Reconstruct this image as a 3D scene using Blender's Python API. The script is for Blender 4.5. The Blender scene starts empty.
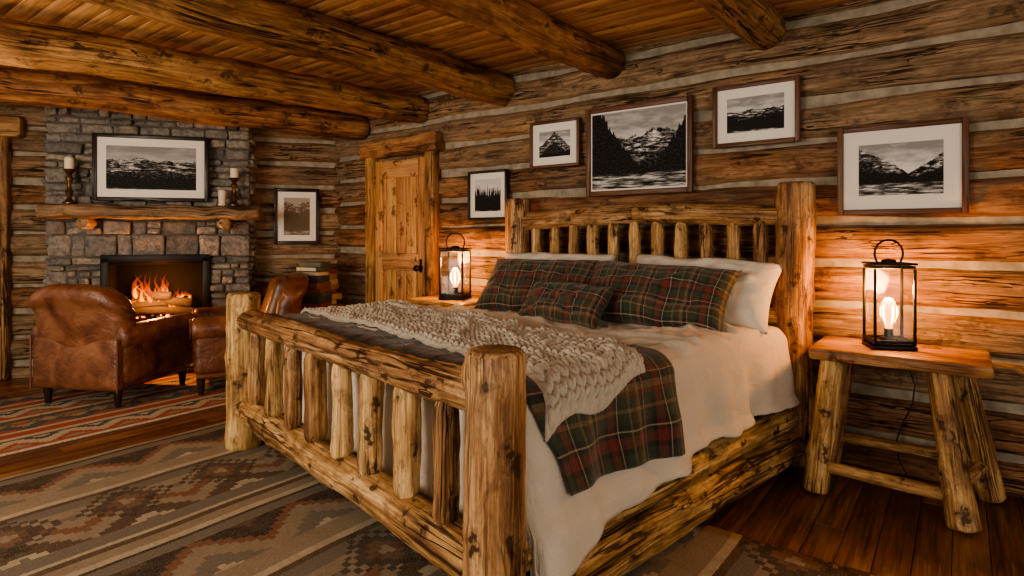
import bpy, math, random
import numpy as np
from mathutils import Vector, Matrix, noise
random.seed(7)
R=random.random
def U(a,b): return a+(b-a)*R()
def V(*a): return Vector(a)

# ---------------------------------------------------------------- mesh builder
class MB:
    def __init__(s): s.v=[];s.f=[];s.lc=[];s.rn=[];s.mi=[]
    def add(s,vs,fs,lc,rnd=0.5,mat=0):
        o=len(s.v)
        s.v+= [tuple(x) for x in vs]; s.lc+=[tuple(x) for x in lc]; s.rn+=[rnd]*len(vs)
        if isinstance(mat,int): mat=[mat]*len(fs)
        for f,m in zip(fs,mat):
            s.f.append(tuple(i+o for i in f)); s.mi.append(m)
    def build(s,name,mats,parent=None,ang=40,smooth=True,solid=0,subsurf=0):
        me=bpy.data.meshes.new(name)
        me.from_pydata(s.v,[],s.f)
        for m in mats: me.materials.append(m)
        me.polygons.foreach_set("material_index",s.mi)
        if smooth:
            me.polygons.foreach_set("use_smooth",[True]*len(s.f))
            me.set_sharp_from_angle(angle=math.radians(ang))
        a=me.attributes.new("lc",'FLOAT_VECTOR','POINT'); a.data.foreach_set("vector",np.array(s.lc,dtype=np.float32).ravel())
        a=me.attributes.new("rnd",'FLOAT','POINT'); a.data.foreach_set("value",np.array(s.rn,dtype=np.float32))
        me.update()
        ob=bpy.data.objects.new(name,me); bpy.context.collection.objects.link(ob)
        if parent: ob.parent=parent
        if solid:
            m=ob.modifiers.new("s",'SOLIDIFY'); m.thickness=solid; m.offset=-1
        return ob
def empty(name,loc=(0,0,0)):
    e=bpy.data.objects.new(name,None); bpy.context.collection.objects.link(e); e.empty_display_size=.1
    return e
def frame(d):
    d=Vector(d).normalized()
    a=V(0,0,1) if abs(d.z)<.9 else V(1,0,0)
    x=a.cross(d).normalized(); y=d.cross(x)
    return x,y,d
def log(mb,p0,p1,r0,r1=None,seg=18,step=.06,mat=0,endm=1,wob=.05,knots=None,tap=0,bow=0,ch=.012):
    p0=Vector(p0);p1=Vector(p1);L=(p1-p0).length
    if r1 is None:r1=r0
    x,y,z=frame(p1-p0); so=V(U(0,50),U(0,50),U(0,50)); rnd=R()
    n=max(4,int(L/step))
    if knots is None: knots=int(L*4)
    ks=[(U(0,6.283),U(.05,.95)*L,U(.07,.17)) for _ in range(knots)]
    rings=[(0,.0),(0,.5),(0,1-ch/r0)]+[(ch+(L-2*ch)*i/n,1) for i in range(n+1)]+[(L,1-ch/r0),(L,.5),(L,0)]
    vs=[];lc=[]
    for zz,sc in rings:
        t=zz/L; r=r0+(r1-r0)*t
        if tap>0:
            e=min(zz,L-zz)/tap
            if e<1: r*=.55+.45*math.sin(e*math.pi/2)
        bo=x*(bow*math.sin(t*math.pi))+x*(.2*r*noise.noise(so+V(0,0,zz*1.3)))+y*(.2*r*noise.noise(so+V(9,0,zz*1.3)))
        for i in range(seg):
            a=2*math.pi*i/seg
            q=V(math.cos(a),math.sin(a),0)
            rr=r*(1+wob*1.8*noise.noise(q*1.1+so+V(0,0,zz*2.5))+wob*.9*noise.noise(q*3+so+V(0,0,zz*9)))
            for ka,kz,kk in ks:
                dz=(zz-kz)/.035
                if abs(dz)<3:
                    da=(a-ka+math.pi)%(2*math.pi)-math.pi
                    rr+=r*kk*math.exp(-dz*dz-(da/.38)**2)
            rr*=sc
            vs.append(p0+z*zz+bo+x*(rr*q.x)+y*(rr*q.y)); lc.append(so+V(rr*q.x,rr*q.y,zz))
    fs=[];ms=[];m=len(rings)
    for j in range(m-1):
        for i in range(seg):
            k=(i+1)%seg
            fs.append((j*seg+i,j*seg+k,(j+1)*seg+k,(j+1)*seg+i)); ms.append(endm if j<2 or j>m-4 else mat)
    mb.add(vs,fs,lc,rnd,ms)
def rbox(mb,size,loc=(0,0,0),M=None,r=.01,mat=0,along=0,n=(0,0,0),fn=None,rnd=None,seg=1):
    h=[s/2 for s in size]; r=min(r,*h)*.999
    ax=[]
    for i in range(3):
        a=[-h[i]+r*(1-math.cos(math.pi/2*k/seg)) if seg>1 else (-h[i]+r*k) for k in range(seg+1)]
        mid=[-h[i]+r+(2*h[i]-2*r)*(k+1)/(n[i]+1) for k in range(n[i])]
        ax.append(a+mid+[-q for q in reversed(a)])
    d={};vs=[];fs=[];lc=[]
    so=V(U(0,50),U(0,50),U(0,50))
    def gv(p):
        k=(round(p[0],6),round(p[1],6),round(p[2],6))
        if k in d:return d[k]
        inn=V(*[max(-h[i]+r,min(h[i]-r,p[i])) for i in range(3)])
        v=V(*p)-inn
        if v.length>1e-9: v=v.normalized()*r
        q=inn+v
        l=V(q.x,q.y,q.z)
        if along==0:l=V(q.y,q.z,q.x)
        elif along==1:l=V(q.x,q.z,q.y)
        if fn:q=fn(q)
        if M is not None:q=M@q
        vs.append(q+Vector(loc));lc.append(l+so);d[k]=len(vs)-1;return d[k]
    for axi in range(3):
        b,c=(axi+1)%3,(axi+2)%3
        for sgn in(-1,1):
            for i in range(len(ax[b])-1):
                for j in range(len(ax[c])-1):
                    q=[]
                    for (ii,jj) in((i,j),(i+1,j),(i+1,j+1),(i,j+1)):
                        p=[0,0,0];p[axi]=sgn*h[axi];p[b]=ax[b][ii];p[c]=ax[c][jj];q.append(gv(p))
                    if sgn<0:q.reverse()
                    if len(set(q))==4: fs.append(tuple(q))
    mb.add(vs,fs,lc,R() if rnd is None else rnd,mat)
def lathe(mb,prof,loc,seg=20,mat=0,M=None):
    vs=[];fs=[];lc=[];so=V(U(0,9),U(0,9),U(0,9))
    for r,z in prof:
        for i in range(seg):
            a=2*math.pi*i/seg;p=V(r*math.cos(a),r*math.sin(a),z)
            lc.append(p+so)
            if M is not None:p=M@p
            vs.append(p+Vector(loc))
    for j in range(len(prof)-1):
        for i in range(seg):
            k=(i+1)%seg;fs.append((j*seg+i,j*seg+k,(j+1)*seg+k,(j+1)*seg+i))
    mb.add(vs,fs,lc,R(),mat)
def tube(mb,pts,r,seg=8,mat=0,closed=False):
    pts=[Vector(p) for p in pts];vs=[];lc=[];n=len(pts)
    for j,p in enumerate(pts):
        if closed: d=pts[(j+1)%n]-pts[j-1]
        else: d=pts[min(j+1,n-1)]-pts[max(j-1,0)]
        x,y,_=frame(d)
        for i in range(seg):
            a=2*math.pi*i/seg;vs.append(p+x*r*math.cos(a)+y*r*math.sin(a));lc.append((0,0,0))
    fs=[]
    for j in range(n if closed else n-1):
        for i in range(seg):
            k=(i+1)%seg;jj=(j+1)%n;fs.append((j*seg+i,j*seg+k,jj*seg+k,jj*seg+i))
    mb.add(vs,fs,lc,.5,mat)
def grid(mb,fn,nu,nv,lcf,mat=0,flip=False,rnd=.5):
    vs=[];lc=[];fs=[]
    for j in range(nv+1):
        for i in range(nu+1):
            u=i/nu;v=j/nv;vs.append(fn(u,v));lc.append(lcf(u,v))
    for j in range(nv):
        for i in range(nu):
            a=j*(nu+1)+i;f=(a,a+1,a+nu+2,a+nu+1)
            fs.append(f[::-1] if flip else f)
    mb.add(vs,fs,lc,rnd,mat)

# ---------------------------------------------------------------- materials
def newmat(name):
    m=bpy.data.materials.new(name);m.use_nodes=True;nt=m.node_tree;nt.nodes.clear()
    o=nt.nodes.new('ShaderNodeOutputMaterial');b=nt.nodes.new('ShaderNodeBsdfPrincipled');nt.links.new(b.outputs[0],o.inputs[0])
    return m,nt,b,o
class G:
    def __init__(s,nt): s.nt=nt
    def n(s,t,ins=None,out=0,**pr):
        nd=s.nt.nodes.new(t)
        for k,v in pr.items(): setattr(nd,k,v)
        for k,v in (ins or {}).items():
            i=nd.inputs[k]
            if isinstance(v,bpy.types.NodeSocket): s.nt.links.new(v,i)
            else: i.default_value=v
        return nd.outputs[out]
    def lc(s): return s.n('ShaderNodeAttribute',attribute_name='lc',out=1)
    def rnd(s): return s.n('ShaderNodeAttribute',attribute_name='rnd',out=2)
    def m(s,op,a,b=0,c=0): return s.n('ShaderNodeMath',{0:a,1:b,2:c},operation=op)
    def map(s,v,sc,loc=(0,0,0),rot=(0,0,0)): return s.n('ShaderNodeMapping',{'Vector':v,'Scale':sc,'Location':loc,'Rotation':rot})
    def noise(s,v,scale=1,det=4,ro=.55,dist=0): return s.n('ShaderNodeTexNoise',{'Vector':v,'Scale':scale,'Detail':det,'Roughness':ro,'Distortion':dist})
    def ramp(s,f,st,interp='LINEAR'):
        nd=s.nt.nodes.new('ShaderNodeValToRGB');cr=nd.color_ramp;cr.interpolation=interp
        while len(cr.elements)<len(st): cr.elements.new(.5)
        for e,(p,c) in zip(cr.elements,st):
            e.position=p
            if not hasattr(c,'__len__'): c=(c,c,c)
            e.color=(*c[:3],1)
        s.nt.links.new(f,nd.inputs[0]);return nd.outputs[0]
    def mix(s,f,a,b,bt='MIX'):
        nd=s.nt.nodes.new('ShaderNodeMix');nd.data_type='RGBA';nd.blend_type=bt
        for i,v in((0,f),(6,a),(7,b)):
            if isinstance(v,bpy.types.NodeSocket): s.nt.links.new(v,nd.inputs[i])
            else: nd.inputs[i].default_value=v if i==0 else (*v[:3],1)
        return nd.outputs[2]
    def bump(s,h,st,dist=.01): return s.n('ShaderNodeBump',{'Height':h,'Strength':st,'Distance':dist})
def wood(name,dark,mid,light,rough=.55,sc=1,knot=.5,crack=.6,gray=None,grayamt=0,var=.35,bump=.5,patch=1,spec=.4,coat=0,blotch=0,ks=1):
    m,nt,b,o=newmat(name);g=G(nt);v=g.lc();rn=g.rnd()
    big=g.noise(g.map(v,(5*sc,5*sc,1.3*sc)),1,3,.6,.5)
    st=g.noise(g.map(v,(34*sc,34*sc,1.6*sc)),1,5,.6,1.0)
    fine=g.noise(g.map(v,(160*sc,160*sc,5*sc)),1,3,.6)
    f=g.m('ADD',g.m('MULTIPLY',big,.55*patch),g.m('MULTIPLY',st,1-.55*patch))
    c=g.ramp(f,[(.36,dark),(.48,mid),(.60,light)])
    if gray is not None:
        gm=g.noise(g.map(v,(3,3,.8),(7,3,1)),1,4,.6)
        gf=g.ramp(g.m('ADD',gm,g.m('MULTIPLY',g.m('SUBTRACT',rn,.5),.35)),[(.45-.1*grayamt,0),(.62-.1*grayamt,1)])
        gcol=g.mix(g.ramp(st,[(.38,.75),(.55,0)]),gray,tuple(x*.3 for x in gray))
        c=g.mix(g.m('MULTIPLY',gf,min(1,.25+.5*grayamt)),c,gcol)
    c=g.mix(g.ramp(fine,[(.32,.5),(.6,0)]),c,dark)
    if blotch:
        bn=g.noise(g.map(v,(11*sc,11*sc,5*sc),(4,4,4)),1,5,.65,.7)
        bf=g.ramp(bn,[(.50,0),(.60,1)])
        bn2=g.noise(g.map(v,(60*sc,60*sc,16*sc),(4,1,4)),1,3,.7)
        bf2=g.ramp(bn2,[(.56,0),(.66,1)])
        c=g.mix(g.m('MULTIPLY',bf,blotch),c,tuple(x*.9 for x in dark))
        c=g.mix(g.m('MULTIPLY',bf2,min(1,blotch*.9)),c,tuple(x*.45 for x in dark))
    cn=g.noise(g.map(v,(26*sc,26*sc,.9*sc),(3,1,7)),1,2,.5,.6)
    cr=g.ramp(g.m('ABSOLUTE',g.m('SUBTRACT',cn,.5)),[(0,1),(.012,.8),(.03,0)])
    msk=g.ramp(g.noise(g.map(v,(4*sc,4*sc,1.5*sc),(1,5,2)),1,2),[(.47,0),(.55,1)])
    cr=g.m('MULTIPLY',cr,msk)
    c=g.mix(g.m('MULTIPLY',cr,crack),c,tuple(x*.25 for x in dark))
    dv=g.n('ShaderNodeVectorMath',{0:g.map(v,(8*sc*ks,8*sc*ks,4.5*sc*ks)),1:g.n('ShaderNodeTexNoise',{'Vector':v,'Scale':25.0},out=1)},operation='ADD')
    vo=g.n('ShaderNodeTexVoronoi',{'Vector':dv,'Scale':1.0,'Randomness':1.0},out=0)
    kn=g.ramp(vo,[(.0,1),(.16,1),(.22,.5),(.25,.15),(.29,.4),(.36,0)])
    c=g.mix(g.m('MULTIPLY',kn,knot),c,tuple(x*.4 for x in dark))
    val=g.m('MULTIPLY_ADD',rn,var*2,1-var)
    c=g.n('ShaderNodeHueSaturation',{'Color':c,'Value':val,'Hue':g.m('MULTIPLY_ADD',rn,.016,.492)})
    nt.links.new(c,b.inputs['Base Color'])
    b.inputs['Roughness'].default_value=rough;b.inputs['Specular IOR Level'].default_value=spec
    b.inputs['Coat Weight'].default_value=coat;b.inputs['Coat Roughness'].default_value=.25
    h=g.m('SUBTRACT',g.m('ADD',g.m('MULTIPLY',st,.6),g.m('MULTIPLY',fine,.3)),g.m('MULTIPLY',cr,1.2))
    nt.links.new(g.bump(h,bump,.012),b.inputs['Normal'])
    return m
def plain(name,col,rough=.6,metal=0,nscale=20,namt=.25,bump=.1,spec=.5,bd=.005):
    m,nt,b,o=newmat(name);g=G(nt);v=g.lc()
    nn=g.noise(v,nscale,5)
    c=g.mix(g.ramp(nn,[(.35,namt),(.65,0)]),col,tuple(x*.35 for x in col))
    nt.links.new(c,b.inputs['Base Color']);b.inputs['Roughness'].default_value=rough;b.inputs['Metallic'].default_value=metal
    b.inputs['Specular IOR Level'].default_value=spec
    nt.links.new(g.bump(nn,bump,bd),b.inputs['Normal']);return m
def emit(name,col,st):
    m,nt,b,o=newmat(name)
    b.inputs['Base Color'].default_value=(*col,1);b.inputs['Emission Color'].default_value=(*col,1);b.inputs['Emission Strength'].default_value=st;return m

m_wall=wood('log_wall_wood',(.08,.037,.016),(.30,.15,.065),(.52,.30,.14),.72,knot=.55,crack=.95,gray=(.27,.205,.14),grayamt=.85,var=.25,bump=1.0,blotch=.32,patch=.85,ks=.8,spec=.25)
m_chink=plain('chinking',(.36,.315,.24),.9,nscale=14,namt=.6,bump=.6)
m_bed=wood('peeled_log_wood',(.12,.052,.019),(.45,.255,.10),(.76,.52,.26),.55,knot=.95,crack=.95,var=.14,bump=.8,patch=.85,coat=.0,blotch=.5,ks=1.4,spec=.3)
m_end=wood('log_end_grain',(.10,.05,.022),(.30,.18,.08),(.46,.29,.14),.6,knot=0,crack=.8,var=.1,blotch=.4)
m_beam=wood('beam_wood',(.085,.035,.014),(.32,.16,.065),(.54,.31,.13),.6,knot=.8,crack=1,var=.12,bump=.9,blotch=.42,patch=.85,spec=.3)
m_ceil=wood('ceiling_pine',(.24,.11,.042),(.48,.26,.115),(.62,.38,.18),.6,knot=.6,crack=.2,var=.16,bump=.2,patch=.7,spec=.3)
m_floor=wood('floor_planks',(.05,.016,.007),(.15,.056,.022),(.25,.105,.042),.3,knot=.3,crack=.3,var=.25,bump=.15,patch=.6,coat=.2)
m_table=wood('table_wood',(.13,.05,.016),(.42,.22,.08),(.62,.37,.15),.45,knot=.8,crack=.7,var=.1,coat=.05,blotch=.35)
m_door=wood('door_pine',(.25,.11,.038),(.50,.27,.11),(.64,.38,.17),.5,knot=.9,crack=.3,var=.12,bump=.2,patch=.6)
m_mantel=wood('mantel_wood',(.08,.042,.02),(.26,.155,.08),(.42,.27,.15),.65,knot=.5,crack=.95,var=.1,bump=1,blotch=.4)
m_fdark=wood('dark_frame_wood',(.010,.006,.005),(.022,.013,.010),(.04,.022,.016),.35,knot=0,crack=.2,var=.05)
m_fmid=wood('walnut_frame_wood',(.05,.02,.012),(.12,.052,.03),(.19,.09,.05),.4,knot=0,crack=.3,var=.05)
m_metal=plain('black_metal',(.012,.011,.010),.45,.7,namt=.2)
m_mat=plain('picture_mat',(.80,.77,.70),.9,namt=.03,spec=.1)
m_mortar=plain('mortar',(.12,.11,.10),.95,nscale=40,bump=.5)
m_soot=plain('soot',(.010,.008,.007),.95,nscale=20,spec=.1)
m_char=plain('charred_log',(.03,.02,.015),.95,nscale=30,bump=.8)
m_cord=plain('cord',(.01,.01,.01),.6)
m_wax=plain('candle_wax',(.75,.66,.5),.5,namt=.1)
m_brass=plain('antique_metal',(.16,.09,.04),.4,.8)

def stone_mat():
    m,nt,b,o=newmat('field_stone');g=G(nt);v=g.lc();rn=g.rnd()
    base=g.ramp(rn,[(0,(.14,.13,.12)),(.3,(.25,.23,.205)),(.55,(.35,.315,.265)),(.8,(.20,.195,.19)),(1,(.45,.39,.31))])
    nn=g.noise(v,22,6,.65);n2=g.noise(v,7,3)
    c=g.mix(g.ramp(nn,[(.3,.85),(.6,0)]),base,(.06,.055,.05))
    c=g.mix(g.ramp(n2,[(.5,0),(.7,.4)]),c,(.36,.30,.22))
    nt.links.new(c,b.inputs['Base Color']);b.inputs['Roughness'].default_value=.85
    nt.links.new(g.bump(g.m('ADD',nn,n2),1.0,.03),b.inputs['Normal']);return m
m_stone=stone_mat()
def leather_mat():
    m,nt,b,o=newmat('brown_leather');g=G(nt);v=g.lc()
    n1=g.noise(v,5,4,.6,.4);n2=g.noise(v,160,2)
    c=g.ramp(n1,[(.3,(.07,.024,.012)),(.5,(.165,.063,.029)),(.72,(.29,.13,.063))])
    nt.links.new(c,b.inputs['Base Color']);b.inputs['Roughness'].default_value=.38;b.inputs['Coat Weight'].default_value=.1
    wr=g.noise(v,11,3,.6,1.2)
    nt.links.new(g.bump(g.m('ADD',g.m('MULTIPLY',wr,1.5),g.m('MULTIPLY',n2,.12)),.45,.015),b.inputs['Normal']);return m
m_leather=leather_mat()
def linen(name,col,rough=.9,w2a=.25):
    m,nt,b,o=newmat(name);g=G(nt);v=g.lc()
    w=g.noise(g.map(v,(260,260,260)),1,2);w2=g.noise(v,6,4,.6,.8)
    c=g.mix(g.ramp(w2,[(.35,w2a),(.65,0)]),col,tuple(x*.72 for x in col))
    nt.links.new(c,b.inputs['Base Color']);b.inputs['Roughness'].default_value=rough;b.inputs['Sheen Weight'].default_value=.2
    nt.links.new(g.bump(g.m('ADD',g.m('MULTIPLY',w,.25),w2),.8,.035),b.inputs['Normal']);return m
m_duvet=linen('duvet_linen',(.71,.64,.53))
m_pillow=linen('pillow_linen',(.75,.69,.58))
m_knit=linen('knit_wool',(.58,.53,.435),.95,.45)
def plaid(name,p=.21):
    m,nt,b,o=newmat(name);g=G(nt);v=g.lc()
    s=nt.nodes.new('ShaderNodeSeparateXYZ');nt.links.new(v,s.inputs[0])
    gr=(.035,.052,.028);dk=(.014,.015,.013);rd=(.16,.026,.02);cr=(.42,.36,.24);tn=(.20,.14,.07)
    st=[(0,gr),(.14,dk),(.20,rd),(.33,dk),(.38,cr),(.40,dk),(.47,gr),(.60,tn),(.64,gr),(.74,rd),(.78,tn),(.85,dk),(.93,cr),(.945,rd),(.985,dk)]
    fx=g.ramp(g.m('FRACT',g.m('MULTIPLY',s.outputs[0],1/p)),st,'CONSTANT')
    fy=g.ramp(g.m('FRACT',g.m('MULTIPLY',s.outputs[1],1/p)),st,'CONSTANT')
    tw=g.m('SINE',g.m('MULTIPLY',g.m('ADD',s.outputs[0],s.outputs[1]),900))
    c=g.mix(g.m('MULTIPLY_ADD',tw,.12,.5),fx,fy)
    nn=g.noise(v,90,3)
    c=g.mix(g.ramp(nn,[(.35,.35),(.6,0)]),c,(.015,.012,.01))
    nt.links.new(c,b.inputs['Base Color']);b.inputs['Roughness'].default_value=.95;b.inputs['Sheen Weight'].default_value=.2
    nt.links.new(g.bump(nn,.5,.006),b.inputs['Normal']);return m
m_plaid=plaid('plaid_wool',.25);m_plaidb=plaid('plaid_wool_throw',.34)
def rugmat(name,cols,cols2,per,dia,seed=0,q=.03,dcol=(.05,.03,.02),lcol=(.4,.33,.24),rcol=(.3,.1,.05),fade=.3):
    m,nt,b,o=newmat(name);g=G(nt);v=g.lc()
    s=nt.nodes.new('ShaderNodeSeparateXYZ');nt.links.new(v,s.inputs[0])
    jit=g.m('MULTIPLY',g.m('SUBTRACT',g.noise(v,60,2),.5),.008)
    x=g.m('ADD',s.outputs[0],jit);y=g.m('ADD',s.outputs[1],jit)
    xq=g.m('SNAP',x,q);yq=g.m('SNAP',y,q*.6)
    tri=lambda a,p: g.m('ABSOLUTE',g.m('SUBTRACT',g.m('FRACT',g.m('MULTIPLY',a,1/p)),.5))
    base=g.ramp(g.m('FRACT',g.m('MULTIPLY',y,1/per)),cols,'CONSTANT')
    zz=g.m('ADD',yq,g.m('MULTIPLY',tri(xq,dia),.30*dia/.34))
    zig=g.ramp(g.m('FRACT',g.m('MULTIPLY',zz,1/per)),cols2,'CONSTANT')
    bandsel=g.ramp(g.m('FRACT',g.m('MULTIPLY',y,2/per)),[(0,0),(.34,1),(.80,0)],'CONSTANT')
    c=g.mix(bandsel,base,zig)
    d=g.m('ADD',g.m('MULTIPLY',tri(xq,dia),dia),g.m('MULTIPLY',tri(g.m('ADD',yq,.12*per),per),per*.9))
    k=dia/.42
    dm=g.ramp(d,[(0,0),(.085*k,1),(.14*k,0),(.165*k,1),(.19*k,0)],'CONSTANT')
    dm2=g.ramp(d,[(0,1),(.035*k,0)],'CONSTANT');dm3=g.ramp(d,[(0,0),(.035*k,1),(.085*k,0)],'CONSTANT')
    c=g.mix(g.m('MULTIPLY',dm,.85),c,dcol);c=g.mix(g.m('MULTIPLY',dm2,.85),c,lcol);c=g.mix(g.m('MULTIPLY',dm3,.8),c,rcol)
    wv=g.noise(g.map(v,(60,500,1)),1,2);w2=g.noise(v,9,4,.7)
    c=g.mix(g.ramp(wv,[(.3,.5),(.62,0)]),c,(.05,.038,.028));c=g.mix(g.ramp(w2,[(.4,fade),(.62,.04)]),c,(.16,.125,.09))
    sp=g.noise(g.map(v,(220,120,1),(3,3,3)),1,2)
    c=g.mix(g.ramp(sp,[(.52,0),(.66,.28)]),c,(.5,.42,.31))
    nt.links.new(c,b.inputs['Base Color']);b.inputs['Roughness'].default_value=1;b.inputs['Specular IOR Level'].default_value=.1
    nt.links.new(g.bump(wv,.6,.006),b.inputs['Normal']);return m
br=(.12,.078,.05);tp=(.36,.285,.20);cm=(.58,.485,.35);gy=(.21,.185,.15);rs=(.25,.11,.065);dk=(.045,.032,.026)
m_rug=rugmat('large_rug_weave',[(0,tp),(.05,br),(.08,cm),(.10,gy),(.2,tp),(.26,dk),(.275,cm),(.30,br),(.37,rs),(.40,tp),(.46,gy),(.52,br),(.55,cm),(.58,tp),(.68,rs),(.72,br),(.78,cm),(.81,tp),(.9,gy),(.95,dk),(.965,cm)],
   [(0,br),(.06,tp),(.13,gy),(.19,cm),(.23,br),(.31,tp),(.38,rs),(.43,tp),(.50,gy),(.57,br),(.65,cm),(.70,gy),(.78,tp),(.86,rs),(.9,dk)],1.35,.46,dcol=dk,rcol=(.18,.085,.05))
rd=(.40,.095,.06);bl=(.075,.095,.11);gd=(.42,.30,.16)
m_rug2=rugmat('kilim_weave',[(0,rd),(.12,cm),(.17,bl),(.28,rd),(.42,gd),(.46,br),(.55,cm),(.62,rd),(.75,tp),(.85,bl),(.93,cm)],
   [(0,cm),(.12,rd),(.3,bl),(.42,gd),(.5,rd),(.62,tp),(.75,rd),(.82,cm),(.93,bl)],.8,.30,q=.022,dcol=bl,rcol=gd,fade=.15)
def glassmat():
    m,nt,b,o=newmat('lantern_glass')
    tr=nt.nodes.new('ShaderNodeBsdfTransparent');tr.inputs[0].default_value=(.97,.96,.94,1)
    gl=nt.nodes.new('ShaderNodeBsdfGlossy');gl.inputs['Roughness'].default_value=.12
    mx=nt.nodes.new('ShaderNodeMixShader');mx.inputs[0].default_value=.025
    nt.links.new(tr.outputs[0],mx.inputs[1]);nt.links.new(gl.outputs[0],mx.inputs[2]);nt.links.new(mx.outputs[0],o.inputs[0]);return m
m_glass=glassmat()
m_bulb=emit('bulb_glow',(1,.36,.06),3.2)
m_fil=emit('bulb_filament',(1,.62,.25),30)
def flamemat(name,cols,st,a0,a1):
    m,nt,b,o=newmat(name);g=G(nt);v=g.lc();s=nt.nodes.new('ShaderNodeSeparateXYZ');nt.links.new(v,s.inputs[0])
    nn=g.noise(g.map(v,(9,9,4)),1,4,.65,.6)
    f=g.m('ADD',s.outputs[2],g.m('MULTIPLY',g.m('SUBTRACT',nn,.5),1.1))
    c=g.ramp(f,[(0,cols[0]),(.35,cols[1]),(.9,cols[2])])
    e=nt.nodes.new('ShaderNodeEmission');nt.links.new(c,e.inputs[0]);e.inputs[1].default_value=st
    tr=nt.nodes.new('ShaderNodeBsdfTransparent');mx=nt.nodes.new('ShaderNodeMixShader')
    nt.links.new(g.ramp(f,[(.1,a0),(.85,a1)]),mx.inputs[0]);nt.links.new(e.outputs[0],mx.inputs[1]);nt.links.new(tr.outputs[0],mx.inputs[2]);nt.links.new(mx.outputs[0],o.inputs[0]);return m
m_flame=flamemat('flame_outer',[(1,.24,.015),(1,.12,.005),(.7,.04,.001)],1.3,.62,1)
m_flame2=flamemat('flame_core',[(1,.44,.06),(1,.30,.025),(1,.14,.008)],3.0,.15,1)
m_ember=emit('embers',(1,.16,.015),2.5)
def photo_mat(name,seed,ridge=.62,amp=.5,trees=.3,lake=0.12,sep=0,trh=.12,vee=0,side=0,cx=.5,sky0=.72,sky1=.28,fore=.09):
    # framed black-and-white landscape photograph: lc = (u,v,0)
    m,nt,b,o=newmat(name);g=G(nt);v=g.lc();s=nt.nodes.new('ShaderNodeSeparateXYZ');nt.links.new(v,s.inputs[0])
    u=s.outputs[0];w=s.outputs[1]
    def n1(sc,off,det=4,ro=.5):
        cv=nt.nodes.new('ShaderNodeCombineXYZ');nt.links.new(g.m('MULTIPLY_ADD',u,sc,off+seed*7.3),cv.inputs[0]);cv.inputs[1].default_value=seed
        return g.noise(cv.outputs[0],1,det,ro)
    du=g.m('ABSOLUTE',g.m('SUBTRACT',u,cx))
    sky=g.ramp(g.m('ADD',w,g.m('MULTIPLY',g.m('SUBTRACT',g.noise(g.map(v,(3,7,1),(seed,0,0)),1,6,.65),.5),1.3)),[(.45,sky0),(.95,sky1)])
    r1=g.m('ADD',g.m('MULTIPLY_ADD',g.m('SUBTRACT',n1(2.4,0,8,.62),.5),amp*1.9,ridge),g.m('MULTIPLY',du,vee))
    below=lambda h,soft=70: g.m('MULTIPLY',g.m('SUBTRACT',h,w),soft)
    cl=lambda x: g.n('ShaderNodeClamp',{'Value':x})
    na=g.noise(g.map(v,(5,16,1),(seed,3,0),(0,0,.7)),1,8,.75,1.2);nb=g.noise(g.map(v,(5,16,1),(seed,8,0),(0,0,-.8)),1,8,.75,1.2)
    snow=g.ramp(g.m('MULTIPLY_ADD',g.m('SUBTRACT',na,nb),.9,.5),[(.44,.010),(.50,.06),(.56,.25),(.64,.75)])
    c=g.mix(cl(below(r1)),sky,snow)
    r2=g.m('ADD',g.m('MULTIPLY_ADD',g.m('SUBTRACT',n1(3.5,20,5),.5),amp*.9,ridge*.58),g.m('MULTIPLY',du,vee*.8))
    hill=g.ramp(g.noise(g.map(v,(22,34,1),(seed,9,0)),1,5,.75),[(.42,.006),(.54,.035),(.70,.22)])
    c=g.mix(cl(below(r2)),c,hill)
    hl=g.m('MULTIPLY_ADD',g.m('SUBTRACT',n1(3,80,3),.5),.15,lake)
    lk=g.ramp(g.noise(g.map(v,(4,26,1),(seed,2,0)),1,5,.7),[(.42,.015),(.5,.16),(.62,.65)])
    c=g.mix(cl(below(hl)),c,lk)
    r3=g.m('ADD',g.m('MULTIPLY_ADD',g.m('SUBTRACT',n1(2,40,2),.5),.5,trees),g.m('ADD',g.m('MULTIPLY',g.m('SUBTRACT',n1(34,60,2),.4),trh),g.m('MULTIPLY',g.m('POWER',du,1.5),side)))
    tr=g.ramp(g.noise(g.map(v,(70,45,1),(seed,9,0)),1,3,.7),[(.35,.004),(.55,.02),(.75,fore)])
    c=g.mix(g.m('MULTIPLY',cl(below(r3)),cl(g.m('MULTIPLY',g.m('SUBTRACT',w,g.m('SUBTRACT',hl,.10)),30))),c,tr)
    if sep: c=g.mix(.45,c,(.30,.22,.14))
    nt.links.new(c,b.inputs['Base Color']);b.inputs['Roughness'].default_value=.6;b.inputs['Specular IOR Level'].default_value=.08;return m

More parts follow.
